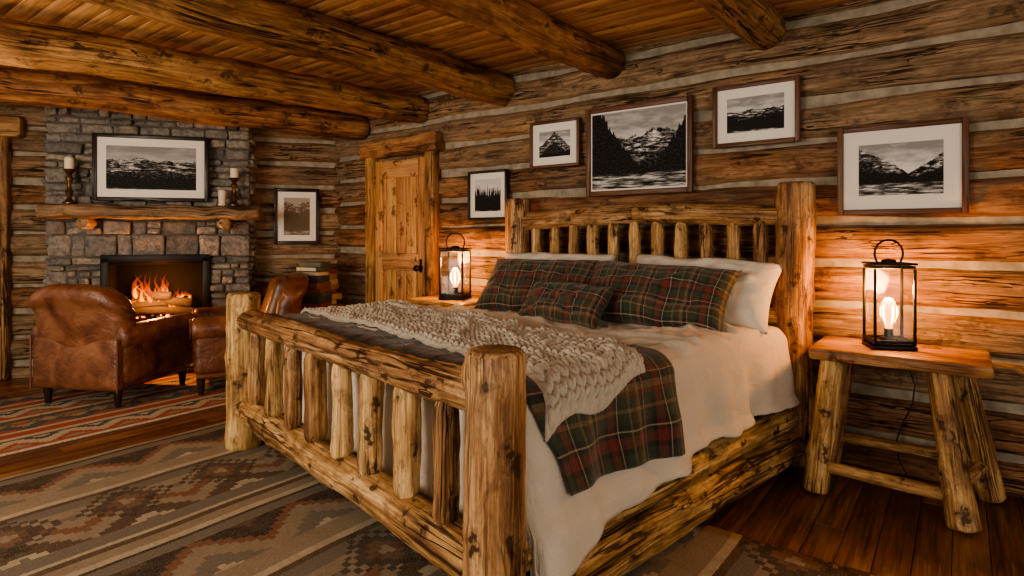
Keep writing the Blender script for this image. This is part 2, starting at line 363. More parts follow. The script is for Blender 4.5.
# ---------------------------------------------------------------- room
XW=3.9;ZC=2.62
P0=V(3.9,5.24,0);T=V(-.811,.585,0).normalized();NF=V(-T.y,T.x,0)
if NF.dot(V(.8,.6,0))>0:NF=-NF
def FP(q,z,off=0): return P0+T*q+NF*off+V(0,0,z)
def wall_logs(name,p0,d,L,nrm,mats,course=.238,z0=-.05,seedo=0):
    mb=MB();k=int((ZC+.1)/course)+1;step=.08;n=int(L/step)
    for c in range(k):
        zc=z0+c*course;so=V(U(0,99),U(0,99),U(0,99));rnd=R();dep=U(-.01,.01)
        prof=[]
        m=12
        for i in range(m+1):
            u=-1+2*i/m
            prof.append((.020+.046*(1-abs(u)**5)+dep*(1-u*u),u*(course*.5-.016)))
        vs=[];lc=[];w=len(prof)
        for j in range(n+1):
            y=L*j/n
            hz=.020*noise.noise(V(y*.9,c*.7,seedo))
            wd=1+.12*noise.noise(V(y*1.3,c*3.1,seedo+5))
            for (o_,z_) in prof:
                oo=o_+.016*noise.noise(V(y*2.2,z_*14,c*4+seedo))+.009*noise.noise(V(y*8,z_*45,c*4+seedo))
                zz=z_*wd+hz
                vs.append(p0+d*y+nrm*oo+V(0,0,zc+course/2+zz));lc.append(so+V(oo*2,z_,y))
        fs=[(j*w+i,(j+1)*w+i,(j+1)*w+i+1,j*w+i+1) for j in range(n) for i in range(w-1)]
        if (d.cross(V(0,0,1))).dot(nrm)<0: fs=[f[::-1] for f in fs]
        mb.add(vs,fs,lc,rnd,0)
    n2=int(L/.12);zs=int(ZC/.06)+2
    vs=[];lc=[]
    for j in range(n2+1):
        for i in range(zs+1):
            y=L*j/n2;z=z0+i*.06
            vs.append(p0+d*y+nrm*(.030+.006*noise.noise(V(y*5,z*5,3)))+V(0,0,z));lc.append(V(y,z,0))
    w=zs+1
    fs=[(j*w+i,(j+1)*w+i,(j+1)*w+i+1,j*w+i+1) for j in range(n2) for i in range(zs)]
    if (d.cross(V(0,0,1))).dot(nrm)<0: fs=[f[::-1] for f in fs]
    mb.add(vs,fs,lc,.5,1)
    c=p0+d*(L/2)-nrm*.06+V(0,0,ZC/2)
    Mx=Matrix((d,nrm,V(0,0,1))).transposed()
    rbox(mb,(L,.1,ZC),c,Mx,.005,1)
    return mb.build(name,mats,ang=60)
wall_logs('wall_right',V(XW,-2.6,0),V(0,1,0),7.9,V(-1,0,0),[m_wall,m_chink],seedo=1)
wall_logs('wall_back',P0-T*.05,T,4.6,NF,[m_wall,m_chink],seedo=2,z0=-.11)

mb=MB()
w=.125;y=-2.6
while y<9.2:
    x=-2.8-U(0,1.5)
    while x<4.0:
        l=U(1.6,3.0);x1=min(x+l,4.02);xa=max(x,-2.8)
        if x1-xa>.02: rbox(mb,(x1-xa-.002,w-.002,.03),((x1+xa)/2,y+w/2,-.015),None,.002,0,0)
        x+=l
    y+=w
rbox(mb,(7,12,.04),(.6,3.3,-.06),None,.005,0,0,rnd=0)
mb.build('floor',[m_floor],ang=30)
mb=MB();x=-2.8;w=.115
while x<4.0:
    y=-2.6-U(0,2)
    while y<9.2:
        l=U(2.5,4.5);y1=min(y+l,9.2);ya=max(y,-2.6)
        if y1-ya>.02: rbox(mb,(w-.003,y1-ya-.002,.03),(x+w/2,(y1+ya)/2,ZC+.015),None,.005,0,1)
        y+=l
    x+=w
rbox(mb,(7,12,.04),(.6,3.3,ZC+.06),None,.005,0,0,rnd=0)
mb.build('ceiling',[m_ceil],ang=30)

def beam(p0,p1,r=.125):
    mb=MB();log(mb,p0,p1,r*1.05,r*.95,seg=30,step=.05,wob=.06,knots=22);return mb.build('ceiling_beam',[m_beam,m_end],ang=60)
beam((-2.6,1.1,2.53),(3.86,.95,2.56))
beam((-2.6,2.15,2.5),(3.86,2.0,2.53))
beam((-2.6,3.25,2.47),(3.86,3.0,2.49),.135)
beam((-2.6,4.95,2.42),(3.86,3.97,2.44),.13)
beam((-2.6,6.4,2.38),(3.86,4.78,2.38),.125)

# door in the right wall
mb=MB()
xd=XW-.10
nb=5;y0=3.84;y1=4.53;bw=(y1-y0)/nb
for i in range(nb): rbox(mb,(.03,bw-.004,2.0),(xd+.02,y0+bw*(i+.5),1.01),None,.006,0,2)
rbox(mb,(.02,.1,2.0),(xd-.004,y0+.05,1.01),None,.004,0,2);rbox(mb,(.02,.1,2.0),(xd-.004,y1-.05,1.01),None,.004,0,2)
for z in(.12,1.05,1.92): rbox(mb,(.02,y1-y0-.2,.16),(xd-.004,(y0+y1)/2,z),None,.004,0,1)
lathe(mb,[(0,0),(.028,.004),(.028,.01),(.01,.014),(.01,.04),(.026,.05),(.03,.065),(.02,.08),(0,.084)],(xd-.012,y0+.06,1.0),16,1,M=Matrix.Rotation(-math.pi/2,3,'Y'))
rbox(mb,(.006,.03,.12),(xd-.016,y0+.06,1.02),None,.002,1)
mb.build('door_1',[m_door,m_metal])
mb=MB()
for yy in(3.78,4.60): rbox(mb,(.12,.12,2.06),(XW-.08,yy,1.03),None,.02,0,2,n=(0,0,8))
rbox(mb,(.15,1.06,.17),(XW-.09,4.20,2.13),None,.03,0,1,n=(1,16,1),fn=lambda q:q+V(.015*noise.noise(q*6),0,.015*noise.noise(q*5+V(3,1,1))))
mb.build('trim_1',[m_beam,m_end])
mb=MB();Mf=Matrix((T,NF,V(0,0,1))).transposed()
rbox(mb,(.14,.12,2.2),FP(2.93,1.1,.08),Mf,.02,0,2,n=(0,0,8))
rbox(mb,(.14,.12,2.2),FP(4.0,1.1,.08),Mf,.02,0,2,n=(0,0,8))
rbox(mb,(1.5,.16,.19),FP(3.5,2.27,.09),Mf,.03,0,0,n=(16,1,1),fn=lambda q:q+V(0,.015*noise.noise(q*6),.015*noise.noise(q*5)))
mb.build('trim_2',[m_beam,m_end])
mb=MB()
for i in range(6): rbox(mb,(.145,.03,2.15),FP(3.08+i*.155,1.08,.09),Mf,.006,0,2)
for z in(.2,1.05,1.95): rbox(mb,(.85,.02,.15),FP(3.46,z,.112),Mf,.004,0,0)
mb.build('door_2',[m_door])

# ---------------------------------------------------------------- fireplace
CO=.36
fire=empty('stone_fireplace')
mb=MB()
def stones(o,u,nr,L,zlist,skip=None):
    M3=Matrix((u,nr,V(0,0,1))).transposed()
    def one(x,w,z0,z1):
        h=z1-z0;d=U(.01,.065);sd=V(U(0,99),0,0);ro=U(-.03,.03)
        rbox(mb,(w-.011,.12,h-.011),o+u*(x+w/2)+nr*(d-.06)+V(0,0,(z0+z1)/2),M3,.016,1,0,n=(3,0,2),
             fn=lambda q:V(q.x+.009*noise.noise(q*11+sd)+q.z*ro,q.y+.022*noise.noise(q*14+sd),q.z+.010*noise.noise(q*9+sd)+q.x*ro*.6))
    for z0,z1 in zip(zlist[:-1],zlist[1:]):
        segs=[(0,L)]
        if skip and z1<=skip[3]+.001 and z0>=skip[2]-.001: segs=[(0,skip[0]),(skip[1],L)]
        for a,b in segs:
            x=a
            while x<b-.001:
                w=U(.07,.30)
                if x+w>b-.08: w=b-x
                if w>.38: w=w/2
                h=z1-z0
                if h>.095 and R()<.6 and h<.19:
                    zm=z0+h*U(.38,.62)
                    for za,zb in((z0,zm),(zm,z1)):
                        if w>.17 and R()<.45:
                            k=U(.35,.65)*w;one(x,k,za,zb);one(x+k,w-k,za,zb)
                        else: one(x,w,za,zb)
                else: one(x,w,z0,z1)
                x+=w
def rows(z0,z1,lo=.055,hi=.15):
    z=[z0]
    while z[-1]<z1-.001:
        h=U(lo,hi)
        if z[-1]+h>z1-.05: h=z1-z[-1]
        z.append(z[-1]+h)
    return z
q0,q1=.83,2.49;f0,f1,fz0,fz1=1.19,2.04,.5,1.10
zl=rows(0,fz0)[:-1]+rows(fz0,fz1)[:-1]+rows(fz1,fz1+.20,.20,.20)[:-1]+rows(fz1+.20,ZC-.01)
stones(FP(q0,0,CO-.03),T,NF,q1-q0,zl,(f0-q0,f1-q0,fz0,fz1))
zl2=rows(0,ZC-.01)
stones(FP(q0+.03,0,CO-.03),-NF,-T,CO-.08,zl2)
stones(FP(q1-.03,0,.09),NF,T,CO-.12,zl2)
def core(a,b,z0,z1,o0=.0,o1=CO-.03,mat=0):
    rbox(mb,(b-a,o1-o0,z1-z0),FP((a+b)/2,(z0+z1)/2,(o0+o1)/2),Mf,.004,mat)
core(q0+.03,f0,0,ZC);core(f1,q1-.03,0,ZC);core(f0,f1,0,fz0);core(f0,f1,fz1,ZC)
core(f0,f1,fz0,fz1,.0,.10,2)
mb.build('stonework',[m_mortar,m_stone,m_soot],parent=fire,ang=50)
mb=MB()
for (a,b,z0,z1) in((f0-.02,f0+.045,fz0,fz1),(f1-.045,f1+.02,fz0,fz1),(f0-.02,f1+.02,fz1-.05,fz1+.02),(f0-.02,f1+.02,fz0-.01,fz0+.035)):
    rbox(mb,(b-a,.05,z1-z0),FP((a+b)/2,(z0+z1)/2,CO+.015),Mf,.006,0)
for a in(f0+.01,f1-.01): rbox(mb,(.02,CO-.04,fz1-fz0),FP(a,(fz0+fz1)/2,CO/2),Mf,.003,1)
rbox(mb,(f1-f0,CO-.04,.02),FP((f0+f1)/2,fz1-.06,CO/2),Mf,.003,1)
rbox(mb,(f1-f0,CO-.04,.02),FP((f0+f1)/2,fz0+.01,CO/2),Mf,.003,1)
mb.build('firebox_surround',[m_metal,m_soot],parent=fire)
mb=MB()
fc=(f0+f1)/2
for i in range(5): rbox(mb,(.015,.2,.015),FP(fc-.2+i*.1,fz0+.05,.24),Mf,.004,2)
for a,b,zz,o1,o2 in((-.30,.29,.08,.28,.27),(-.25,.22,.09,.17,.2),(-.18,.29,.15,.18,.30),(-.29,.12,.16,.29,.17),(-.1,.18,.22,.25,.2)):
    log(mb,FP(fc+a,fz0+zz,o1),FP(fc+b,fz0+zz+U(-.02,.03),o2),.045,seg=12,mat=0,endm=1,wob=.12)
for i in range(50):
    rbox(mb,(U(.015,.04),U(.015,.04),U(.01,.03)),FP(fc+U(-.26,.26),fz0+.035+U(0,.03),U(.14,.33)),Mf,.004,3 if R()<.6 else 0)
mb.build('firewood',[m_char,m_end,m_metal,m_ember],parent=fire)
mb=MB()
def flame(base,hh,ww,mat,ph,i):
    vs=[];lc=[];fs=[];n=22;sg=10
    for j in range(n+1):
        t=j/n;r=ww*(math.sin(math.pi*min(1,t)**.55)*(1-t)**.8+.006)
        ox=(.045*math.sin(t*5+ph)+.016*math.sin(t*12+ph*3))*t;oy=.015*math.sin(t*4+ph*2)*t
        for k in range(sg):
            a=2*math.pi*k/sg
            vs.append(base+T*(r*math.cos(a)+ox)+NF*(r*.6*math.sin(a)+oy)+V(0,0,t*hh));lc.append(V(i*.7+math.cos(a)*.1,math.sin(a)*.1,t))
    for j in range(n):
        for k in range(sg):
            kk=(k+1)%sg;fs.append((j*sg+k,j*sg+kk,(j+1)*sg+kk,(j+1)*sg+k))
    mb.add(vs,fs,lc,.5,mat)
for i in range(26):
    uu=U(-.24,.27);hh=U(.16,.46)*(1-.7*abs(uu-.08)/.32);ww=U(.016,.036)
    base=FP(fc+uu,fz0+U(.08,.20),U(.14,.27));ph=U(0,6)
    flame(base,hh,ww,0,ph,i);flame(base,hh*.62,ww*.55,1,ph,i+50)
mb.build('flames',[m_flame,m_flame2],parent=fire)
mb=MB()
sd=V(3,8,1)
rbox(mb,(1.74,.30,.115),FP(1.585,1.505,CO+.14),Mf,.03,0,0,n=(40,4,2),fn=lambda q:q+V(0,.03*noise.noise(q*4.5+sd)*(1 if q.y>0 else 0),.022*noise.noise(q*6+sd)))
for q in(1.02,2.14): log(mb,FP(q,1.405,.3),FP(q,1.405,CO+.2),.052,seg=16,wob=.06,mat=1,endm=2)
mb.build('mantel',[m_mantel,m_bed,m_end],parent=fire)
def pl(name,loc,col,W,rad):
    l=bpy.data.lights.new(name,'POINT');l.energy=W;l.color=col;l.shadow_soft_size=rad
    o=bpy.data.objects.new(name,l);bpy.context.collection.objects.link(o);o.location=loc;return o
pl('fire_light',FP(fc,fz0+.30,.44),(1,.38,.10),30,.07)

def candlestick(q,hb,hc,name='candlestick'):
    mb=MB();p=FP(q,1.572,CO+.13)
    k=hb/.3
    prof=[(0,0),(.05,0),(.05,.012),(.03,.025),(.016,.05),(.024,.08),(.032,.10),(.018,.13),(.014,.17),(.026,.2),(.03,.22),(.016,.25),(.04,.285),(.047,.3),(.0,.3)]
    lathe(mb,[(r,z*k) for r,z in prof],p,18,0)
    lathe(mb,[(0,hb),(.036,hb),(.036,hb+hc-.006),(.03,hb+hc),(0,hb+hc-.004)],p,18,1)
    mb.build(name,[m_brass,m_wax])
candlestick(2.26,.30,.10);candlestick(.95,.26,.09)
mb=MB();lathe(mb,[(0,0),(.035,0),(.035,.012),(.03,.02),(.035,.13),(.03,.14),(0,.135)],FP(1.05,1.572,CO+.15),18,0);mb.build('pillar_candle',[m_wax])

# ---------------------------------------------------------------- framed pictures
def picture(c,u,nr,w,h,fw,mw,fm,pm,name='framed_picture'):
    mb=MB();M3=Matrix((u,nr,V(0,0,1))).transposed()
    for sx in(-1,1): rbox(mb,(fw,.035,h),c+u*(sx*(w-fw)/2)+nr*.018,M3,.006,0,2)
    for sz in(-1,1): rbox(mb,(w-2*fw,.034,fw),c+V(0,0,sz*(h-fw)/2)+nr*.018,M3,.006,0,0)
    rbox(mb,(w-fw,.012,h-fw),c+nr*.012,M3,.001,1)
    iw=w-2*fw-2*mw;ih=h-2*fw-2*mw
    o=c+nr*.0195
    vs=[o-u*iw/2-V(0,0,ih/2),o+u*iw/2-V(0,0,ih/2),o+u*iw/2+V(0,0,ih/2),o-u*iw/2+V(0,0,ih/2)]
    mb.add(vs,[(0,1,2,3)],[(0,0,0),(1,0,0),(1,1,0),(0,1,0)],.5,2)
    return mb.build(name,[fm,m_mat,pm],ang=30)
u=V(0,-1,0);nr=V(-1,0,0);xp=XW-.083
def pA(y0,y1,z0,z1,fw,mw,fm,pm):
    k=(xp)/3.88
    picture(V(xp,(y0+y1)/2*k,1.3+((z0+z1)/2-1.3)*k),u,nr,abs(y1-y0)*k,(z1-z0)*k,fw,mw,fm,pm)
pA(2.965,3.392,1.427,1.845,.022,.05,m_fdark,photo_mat('photo_pines',1,.5,.2,.50,.10,trh=1.3,sky0=.7,sky1=.55))
pA(2.281,2.733,1.825,2.19,.022,.06,m_fmid,photo_mat('photo_peak',2,1.0,.35,.12,.0,trh=.3,vee=-1.3,cx=.48))
pA(1.413,2.221,1.586,2.231,.035,.012,m_fmid,photo_mat('photo_valley',3,.66,.45,.24,.26,trh=.35,vee=.15,side=2.2,cx=.60))
pA(.76,1.28,1.86,2.257,.028,.06,m_fmid,photo_mat('photo_forest',4,.62,.22,.34,.12,trh=.3,side=.4,fore=.14))
pA(-.039,.563,1.413,1.912,.03,.075,m_fmid,photo_mat('photo_lake',5,.40,.22,.36,.30,trh=.10,vee=.95,side=.3,cx=.6))
picture(FP(1.64,1.905,CO+.06),-T,NF,.93,.60,.035,.07,m_fdark,photo_mat('photo_range',6,.68,.4,.25,.10,trh=.14,side=.15,fore=.12,sky0=.5,sky1=.25))
picture(FP(.42,1.49,.083),-T,NF,.44,.57,.035,.06,m_fdark,photo_mat('photo_sepia',8,.85,.3,.6,.20,sep=1,trh=.6,fore=.25,sky0=.5,sky1=.4))

# ---------------------------------------------------------------- bed
FR=V(1.43,1.15,0);FL=V(1.90,3.50,0);HR=V(3.68,.76,0);HL=V(3.70,2.74,0)
def B(s,t,z=0):
    a=FR.lerp(FL,s);b=HR.lerp(HL,s);p=a.lerp(b,t);return V(p.x,p.y,z)
bed=empty('log_bed')
mb=MB()
log(mb,B(0,0,0),B(0,0,.945),.100,.094,seg=36,step=.025,wob=.05,knots=12,ch=.014)
log(mb,B(1,0,0),B(1,0,.945),.102,.095,seg=36,step=.025,wob=.05,knots=12,ch=.014)
log(mb,B(0,1,0),B(0,1,1.60),.107,.10,seg=36,step=.03,wob=.055,knots=20,ch=.014)
log(mb,B(1,1,0),B(1,1,1.58),.107,.10,seg=36,step=.03,wob=.055,knots=20,ch=.014)
mb.build('posts',[m_bed,m_end],parent=bed,ang=55)
mb=MB()
log(mb,B(.02,0,.785),B(.98,0,.785),.064,.062,seg=26,step=.03,wob=.09,knots=22)
log(mb,B(.02,0,.255),B(.98,0,.245),.080,.078,seg=26,step=.03,wob=.08,knots=22)
log(mb,B(.02,1,1.42),B(.5,1,1.445),.062,.068,seg=24,step=.03,wob=.10,knots=14)
log(mb,B(.46,1,1.445),B(.98,1,1.41),.068,.062,seg=24,step=.03,wob=.10,knots=14)
log(mb,B(.02,1,.82),B(.98,1,.82),.07,.07,seg=20,step=.06)
log(mb,B(.02,1,.3),B(.98,1,.3),.07,.07,seg=20,step=.06)
for s in(0,1):
    log(mb,B(s,.03,.275),B(s,.97,.275),.06,.06,seg=26,step=.035,wob=.08)
    log(mb,B(s,.03,.115),B(s,.97,.115),.095,.09,seg=26,step=.035,wob=.08)
mb.build('rails',[m_bed,m_end],parent=bed,ang=55)
mb=MB()
for i in range(8):
    s=.105+.79*i/7; log(mb,B(s,0,.29),B(s,0,.765),U(.044,.053),U(.042,.051),seg=20,step=.02,wob=.13,tap=.07,knots=6)
for i in range(11):
    s=.09+.82*i/10; log(mb,B(s,1,.84),B(s,1,1.41),U(.036,.043),U(.036,.043),seg=18,step=.025,wob=.13,tap=.06,knots=6)
mb.build('spindles',[m_bed,m_end],parent=bed,ang=55)
W0=(FL-FR).length;W1=(HL-HR).length;LB=2.2
def wid(t): return W0+(W1-W0)*t
def foldf(x,r):
    if x<=0:return 0,0
    if x<math.pi*r/2: a=x/r;return r*math.sin(a),r*(1-math.cos(a))
    return r,r+(x-math.pi*r/2)
TF=.052
def cloth(a,b,W,off=0,amp=.012,r=.09,top=.775,rip=1,flare=.03):
    da=0;sg=0
    x=a
    if a<r: h,da=foldf(r-a,r);x=r-h*(1+off/r);sg=-1
    elif a>W-r: h,da=foldf(a-(W-r),r);x=W-r+h*(1+off/r);sg=1
    y=b;db=0
    if b<r: h,db=foldf(r-b,r);y=r-h*(1+off/r)
    drop=max(da,db) if min(da,db)<=0 else (da**3+db**3)**(1/3)
    dn=max(0,da-r)
    if sg: x+=sg*(flare*dn/.4+ rip*.026*min(1,dn/.15)*(math.sin(b*11+2*noise.noise(V(b*2,3,0)))+.6*noise.noise(V(b*6,a*2,1))+.45*math.sin(b*27+3*noise.noise(V(b*3,a,8)))))
    dnb=max(0,db-r)
    if dnb>0: y-= .01*min(1,dnb/.15)*math.sin(a*10)
    z=top+off*(1 if drop<r else max(0,1-(drop-r)/.05))-drop
    fl=1 if drop<.02 else .3
    nz=abs(noise.noise(V(a*3+b*1.5,b*5-a,9)));wr=max(0,1-nz*2)**3
    nz2=abs(noise.noise(V(a*5-b*3,b*4+a*2,19)));wr+=.6*max(0,1-nz2*3)**2
    z+=fl*(amp*noise.noise(V(a*2.2,b*2.2,5))+amp*.7*wr+amp*.3*noise.noise(V(a*14,b*14,2)))
    t=TF+y/LB; t=min(t,.955)
    return B(x/wid(t),t,z)
mb=MB()
vs=[];lc=[]
for z in(.2,.70):
    for s,t in((.04,.075),(.96,.075),(.96,.955),(.04,.955)):
        vs.append(B(s,t,z));lc.append(B(s,t,z))
mb.add(vs,[(3,2,1,0),(4,5,6,7),(0,1,5,4),(1,2,6,5),(2,3,7,6),(3,0,4,7)],lc,.5,0)
mb.build('mattress',[m_pillow],parent=bed,ang=30)
mb=MB()
def duv(u,v):
    b=-.46+(LB*.9+.46)*v
    W=wid(TF+max(b,0)/LB)
    ov=.37+.17*max(0,1-max(b,0)/1.1)**1.3+.015*noise.noise(V(b*4,u*2,0))
    a=-ov+(W+2*ov)*u
    return cloth(a,b,W,0,.028)
grid(mb,duv,240,200,lambda u,v:(u*2.9,v*2.4,0))
# hem lies outside the side rails
for i,(x,y,z) in enumerate(mb.v):
    if z<.42:
        k=min(1,(.42-z)/.08)
        p=V(x,y,0)
        e=(HR-FR);nn=V(e.y,-e.x,0).normalized()
        dist=(p-FR).dot(nn)
        if dist>-.12: mb.v[i]=(x+nn.x*.05*k,y+nn.y*.05*k,z)
mb.build('duvet',[m_duvet],parent=bed,ang=180,solid=.012)
mb=MB()
def thr(u,v):
    W=wid(TF+.5*v/LB);a=-.31-.02*v+(W+.5)*u
    b0=.03+.42*max(0,-a-.02)
    b1=.83+.06*u-.10*max(0,-a)
    b=b0+(b1-b0)*v
    return cloth(a,b+.02*noise.noise(V(a*2,0,1)),W,.020,.014,flare=.05)
grid(mb,thr,160,60,lambda u,v:(u*2.8,v*.93,0))
mb.build('plaid_throw_blanket',[m_plaidb],ang=180,solid=.008)
mb=MB()
NU,NV=700,250
def knit(u,v):
    b0=.07+.16*min(1,u*2.2)+.02*math.sin(u*9)
    b=b0+(.57+.17*min(1,u*1.5)+.03*math.sin(u*13))*(v+.02*math.sin(u*21)*v)
    W=wid(TF+b/LB);a=-.11+.09*v+.02*math.sin(v*9)+(W+.12)*u
    w=.056;fa=(v*.68/w)%1.0;hf=fa if fa<.5 else 1-fa
    ph=u*2.6/.046+hf*2.0
    col=abs(math.sin(math.pi*fa*2))**.5
    st=abs(math.sin(math.pi*ph))**.6
    edge=min(1,v*25,(1-v)*25,u*60,(1-u)*60)
    hgt=.032*col*st*edge
    return cloth(a,b,W,.026+hgt,.022,r=.10,rip=.7,flare=.06)
grid(mb,knit,NU,NV,lambda u,v:(u*2.5,v*.66,0))
mb.build('knit_throw_blanket',[m_knit],ang=180,solid=.006)

def pillow(name,w,h,th,base,lean,yaw,mat,roll=0,seed=0):
    up=V(math.sin(lean),0,math.cos(lean));ex=V(0,-1,0);ez=ex.cross(up)
    Rz=Matrix.Rotation(yaw,3,'Z');M3=Rz@Matrix((ex,up,ez)).transposed()@Matrix.Rotation(roll,3,'Z')
    c=Vector(base)+M3@V(0,h/2,0);mb=MB();n=40
    for sgn in(1,-1):
        def fn(u,v):
            a=2*u-1;b=2*v-1
            t=th/2*max(0,(1-abs(a)**3)*(1-abs(b)**3))**.5
            x=w/2*a*(1-.06*(1-b*b)*a*a);y=h/2*b*(1-.09*(1-a*a)*b*b)
            t*=1+.25*noise.noise(V(a*1.6+seed,b*1.6,sgn))
            t+=.026*noise.noise(V(a*5+seed,b*4,sgn*3))*(1-a**4)*(1-b**4)
            y+=.02*noise.noise(V(a*2+seed,b,7))
            return c+M3@V(x,y,sgn*t)
        grid(mb,fn,n,n,lambda u,v:((u-.5)*w+seed*.13+.07,(v-.5)*h+.05,0),0,flip=(sgn<0))
    ob=mb.build(name,[mat],ang=180)
    wm=ob.modifiers.new('w','WELD');wm.merge_threshold=.0008
    return ob
pillow('white_pillow',.92,.46,.22,(3.33,1.27,.79),math.radians(38),0,m_pillow,seed=1,roll=math.radians(-3))
pillow('white_pillow',.92,.44,.22,(3.33,2.27,.79),math.radians(30),0,m_pillow,seed=2)
pillow('plaid_pillow',.92,.44,.20,(3.08,1.43,.79),math.radians(42),math.radians(0),m_plaid,seed=3,roll=math.radians(-2))
pillow('plaid_pillow',.88,.44,.20,(3.13,2.24,.79),math.radians(40),math.radians(4),m_plaid,seed=4)
pillow('lumbar_pillow',.58,.30,.15,(2.85,1.86,.79),math.radians(45),math.radians(-3),m_plaid,seed=5)

# ---------------------------------------------------------------- nightstands
def nightstand(x0,x1,y0,y1,ztop,feet,tops):
    e=empty('log_nightstand');mb=MB();sd=V(U(0,9),1,2)
    rbox(mb,(x1-x0,y1-y0,.06),((x0+x1)/2,(y0+y1)/2,ztop-.03),None,.014,0,1,n=(6,20,1),
         fn=lambda q:q+V(.022*noise.noise(V(q.y*7,1,q.z*12)+sd)*(1 if q.x<0 else 0),.008*noise.noise(V(q.x*6,4,q.z*9)+sd),0))
    mb.build('top',[m_table,m_end],parent=e)
    mb=MB()
    for fp,tp in zip(feet,tops): log(mb,(*fp,0),(*tp,ztop-.05),.060,.05,seg=24,step=.025,wob=.10,knots=8)
    mb.build('legs',[m_bed,m_end],parent=e,ang=55)
    mb=MB()
    def at(i,z): 
        f=V(*feet[i],0);t=V(*tops[i],ztop-.05);return f.lerp(t,z/(ztop-.05))
    for i,j,z in((0,1,.13),(2,3,.18),(0,2,.17),(1,3,.20)): log(mb,at(i,z),at(j,z),.03,.03,seg=14,step=.04,wob=.08)
    mb.build('stretchers',[m_bed,m_end],parent=e,ang=55)
nightstand(3.33,3.80,-.12,.62,.725,[(3.28,-.01),(3.32,.585),(3.74,-.12),(3.74,.60)],[(3.41,.08),(3.43,.52),(3.70,.0),(3.70,.50)])
nightstand(3.33,3.80,2.97,3.62,.78,[(3.34,3.0),(3.34,3.6),(3.74,3.0),(3.74,3.6)],[(3.42,3.08),(3.42,3.5),(3.70,3.08),(3.70,3.5)])

def lantern(x,y,z,w,h,W,yaw):
    e=empty('lantern');M3=Matrix.Rotation(yaw,3,'Z');c=V(x,y,z)
    mb=MB();P=lambda a,b,cz:c+M3@V(a,b,cz)
    def bx(sz,a,b,cz,mat=0,r=.003): rbox(mb,sz,P(a,b,cz),M3,r,mat)
    bx((w,w,.02),0,0,.012);bx((w*.9,w*.9,.012),0,0,.028)
    k=w/2-.010
    for sx in(-1,1):
        for sy in(-1,1): bx((.013,.013,h-.05),sx*k,sy*k,h/2)
    for s in(-1,1):
        for zz in(.042,h-.016):
            bx((w-.02,.011,.014),0,s*k,zz);bx((.011,w-.02,.014),s*k,0,zz)
    bx((w+.002,w+.002,.010),0,0,h)
    lathe(mb,[(w*.18,h+.004),(w*.17,h+.016),(.02,h+.022),(0,h+.024)],c,20,0)
    pts=[];hr=w*.36
    hd=M3.inverted()@V(.55,-.83,0)
    for i in range(29):
        a=-.35+(math.pi+.7)*i/28;pts.append(P(hd.x*hr*math.cos(a),hd.y*hr*math.cos(a),h+.05+hr*math.sin(a)))
    pts=[P(hd.x*hr*.8,hd.y*hr*.8,h+.002)]+pts+[P(-hd.x*hr*.8,-hd.y*hr*.8,h+.002)]
    tube(mb,pts,.005,8,0)
    lathe(mb,[(0,.03),(.04,.034),(.04,.05),(.022,.056),(.02,.095),(.0,.097)],c,16,0)
    mb.build('metal_frame',[m_metal],parent=e,ang=40)
    mb=MB()
    for s in(-1,1):
        bx((w-.03,.002,h-.06),0,s*k,h/2);bx((.002,w-.03,h-.06),s*k,0,h/2)
    mb.build('glass_panes',[m_glass],parent=e)
    mb=MB();lathe(mb,[(.0,.095),(.016,.098),(.02,.12),(.033,.155),(.036,.18),(.034,.21),(.028,.235),(.014,.25),(0,.256)],c,20,0);mb.build('bulb',[m_bulb],parent=e)
    mb=MB()
    for i in range(5):
        a=2*math.pi*i/5;rr=.037
        tube(mb,[c+V(.012*math.cos(a),.012*math.sin(a),.11),c+V(rr*math.cos(a),rr*math.sin(a),.165),c+V(rr*math.cos(a),rr*math.sin(a),.20),c+V(.014*math.cos(a),.014*math.sin(a),.25)],.0035,6)
    mb.build('filament',[m_fil],parent=e)
    l=pl('bulb_light',c+V(0,0,.31),(1,.42,.12),W,.05);l.parent=e
lantern(3.58,.29,.725,.195,.43,25,math.radians(22))
lantern(3.56,3.27,.78,.21,.41,20,math.radians(22))
mb=MB()
tube(mb,[V(3.69,.25,.731),V(3.76,.24,.731),V(3.80,.23,.732),V(3.815,.23,.71),V(3.81,.22,.6),V(3.80,.19,.5),V(3.79,.2,.4),V(3.80,.24,.3),V(3.79,.27,.2),V(3.78,.26,.1),V(3.76,.22,.02),V(3.7,.15,.008),V(3.6,.12,.008)],.004,8)
mb.build('power_cord',[m_cord])

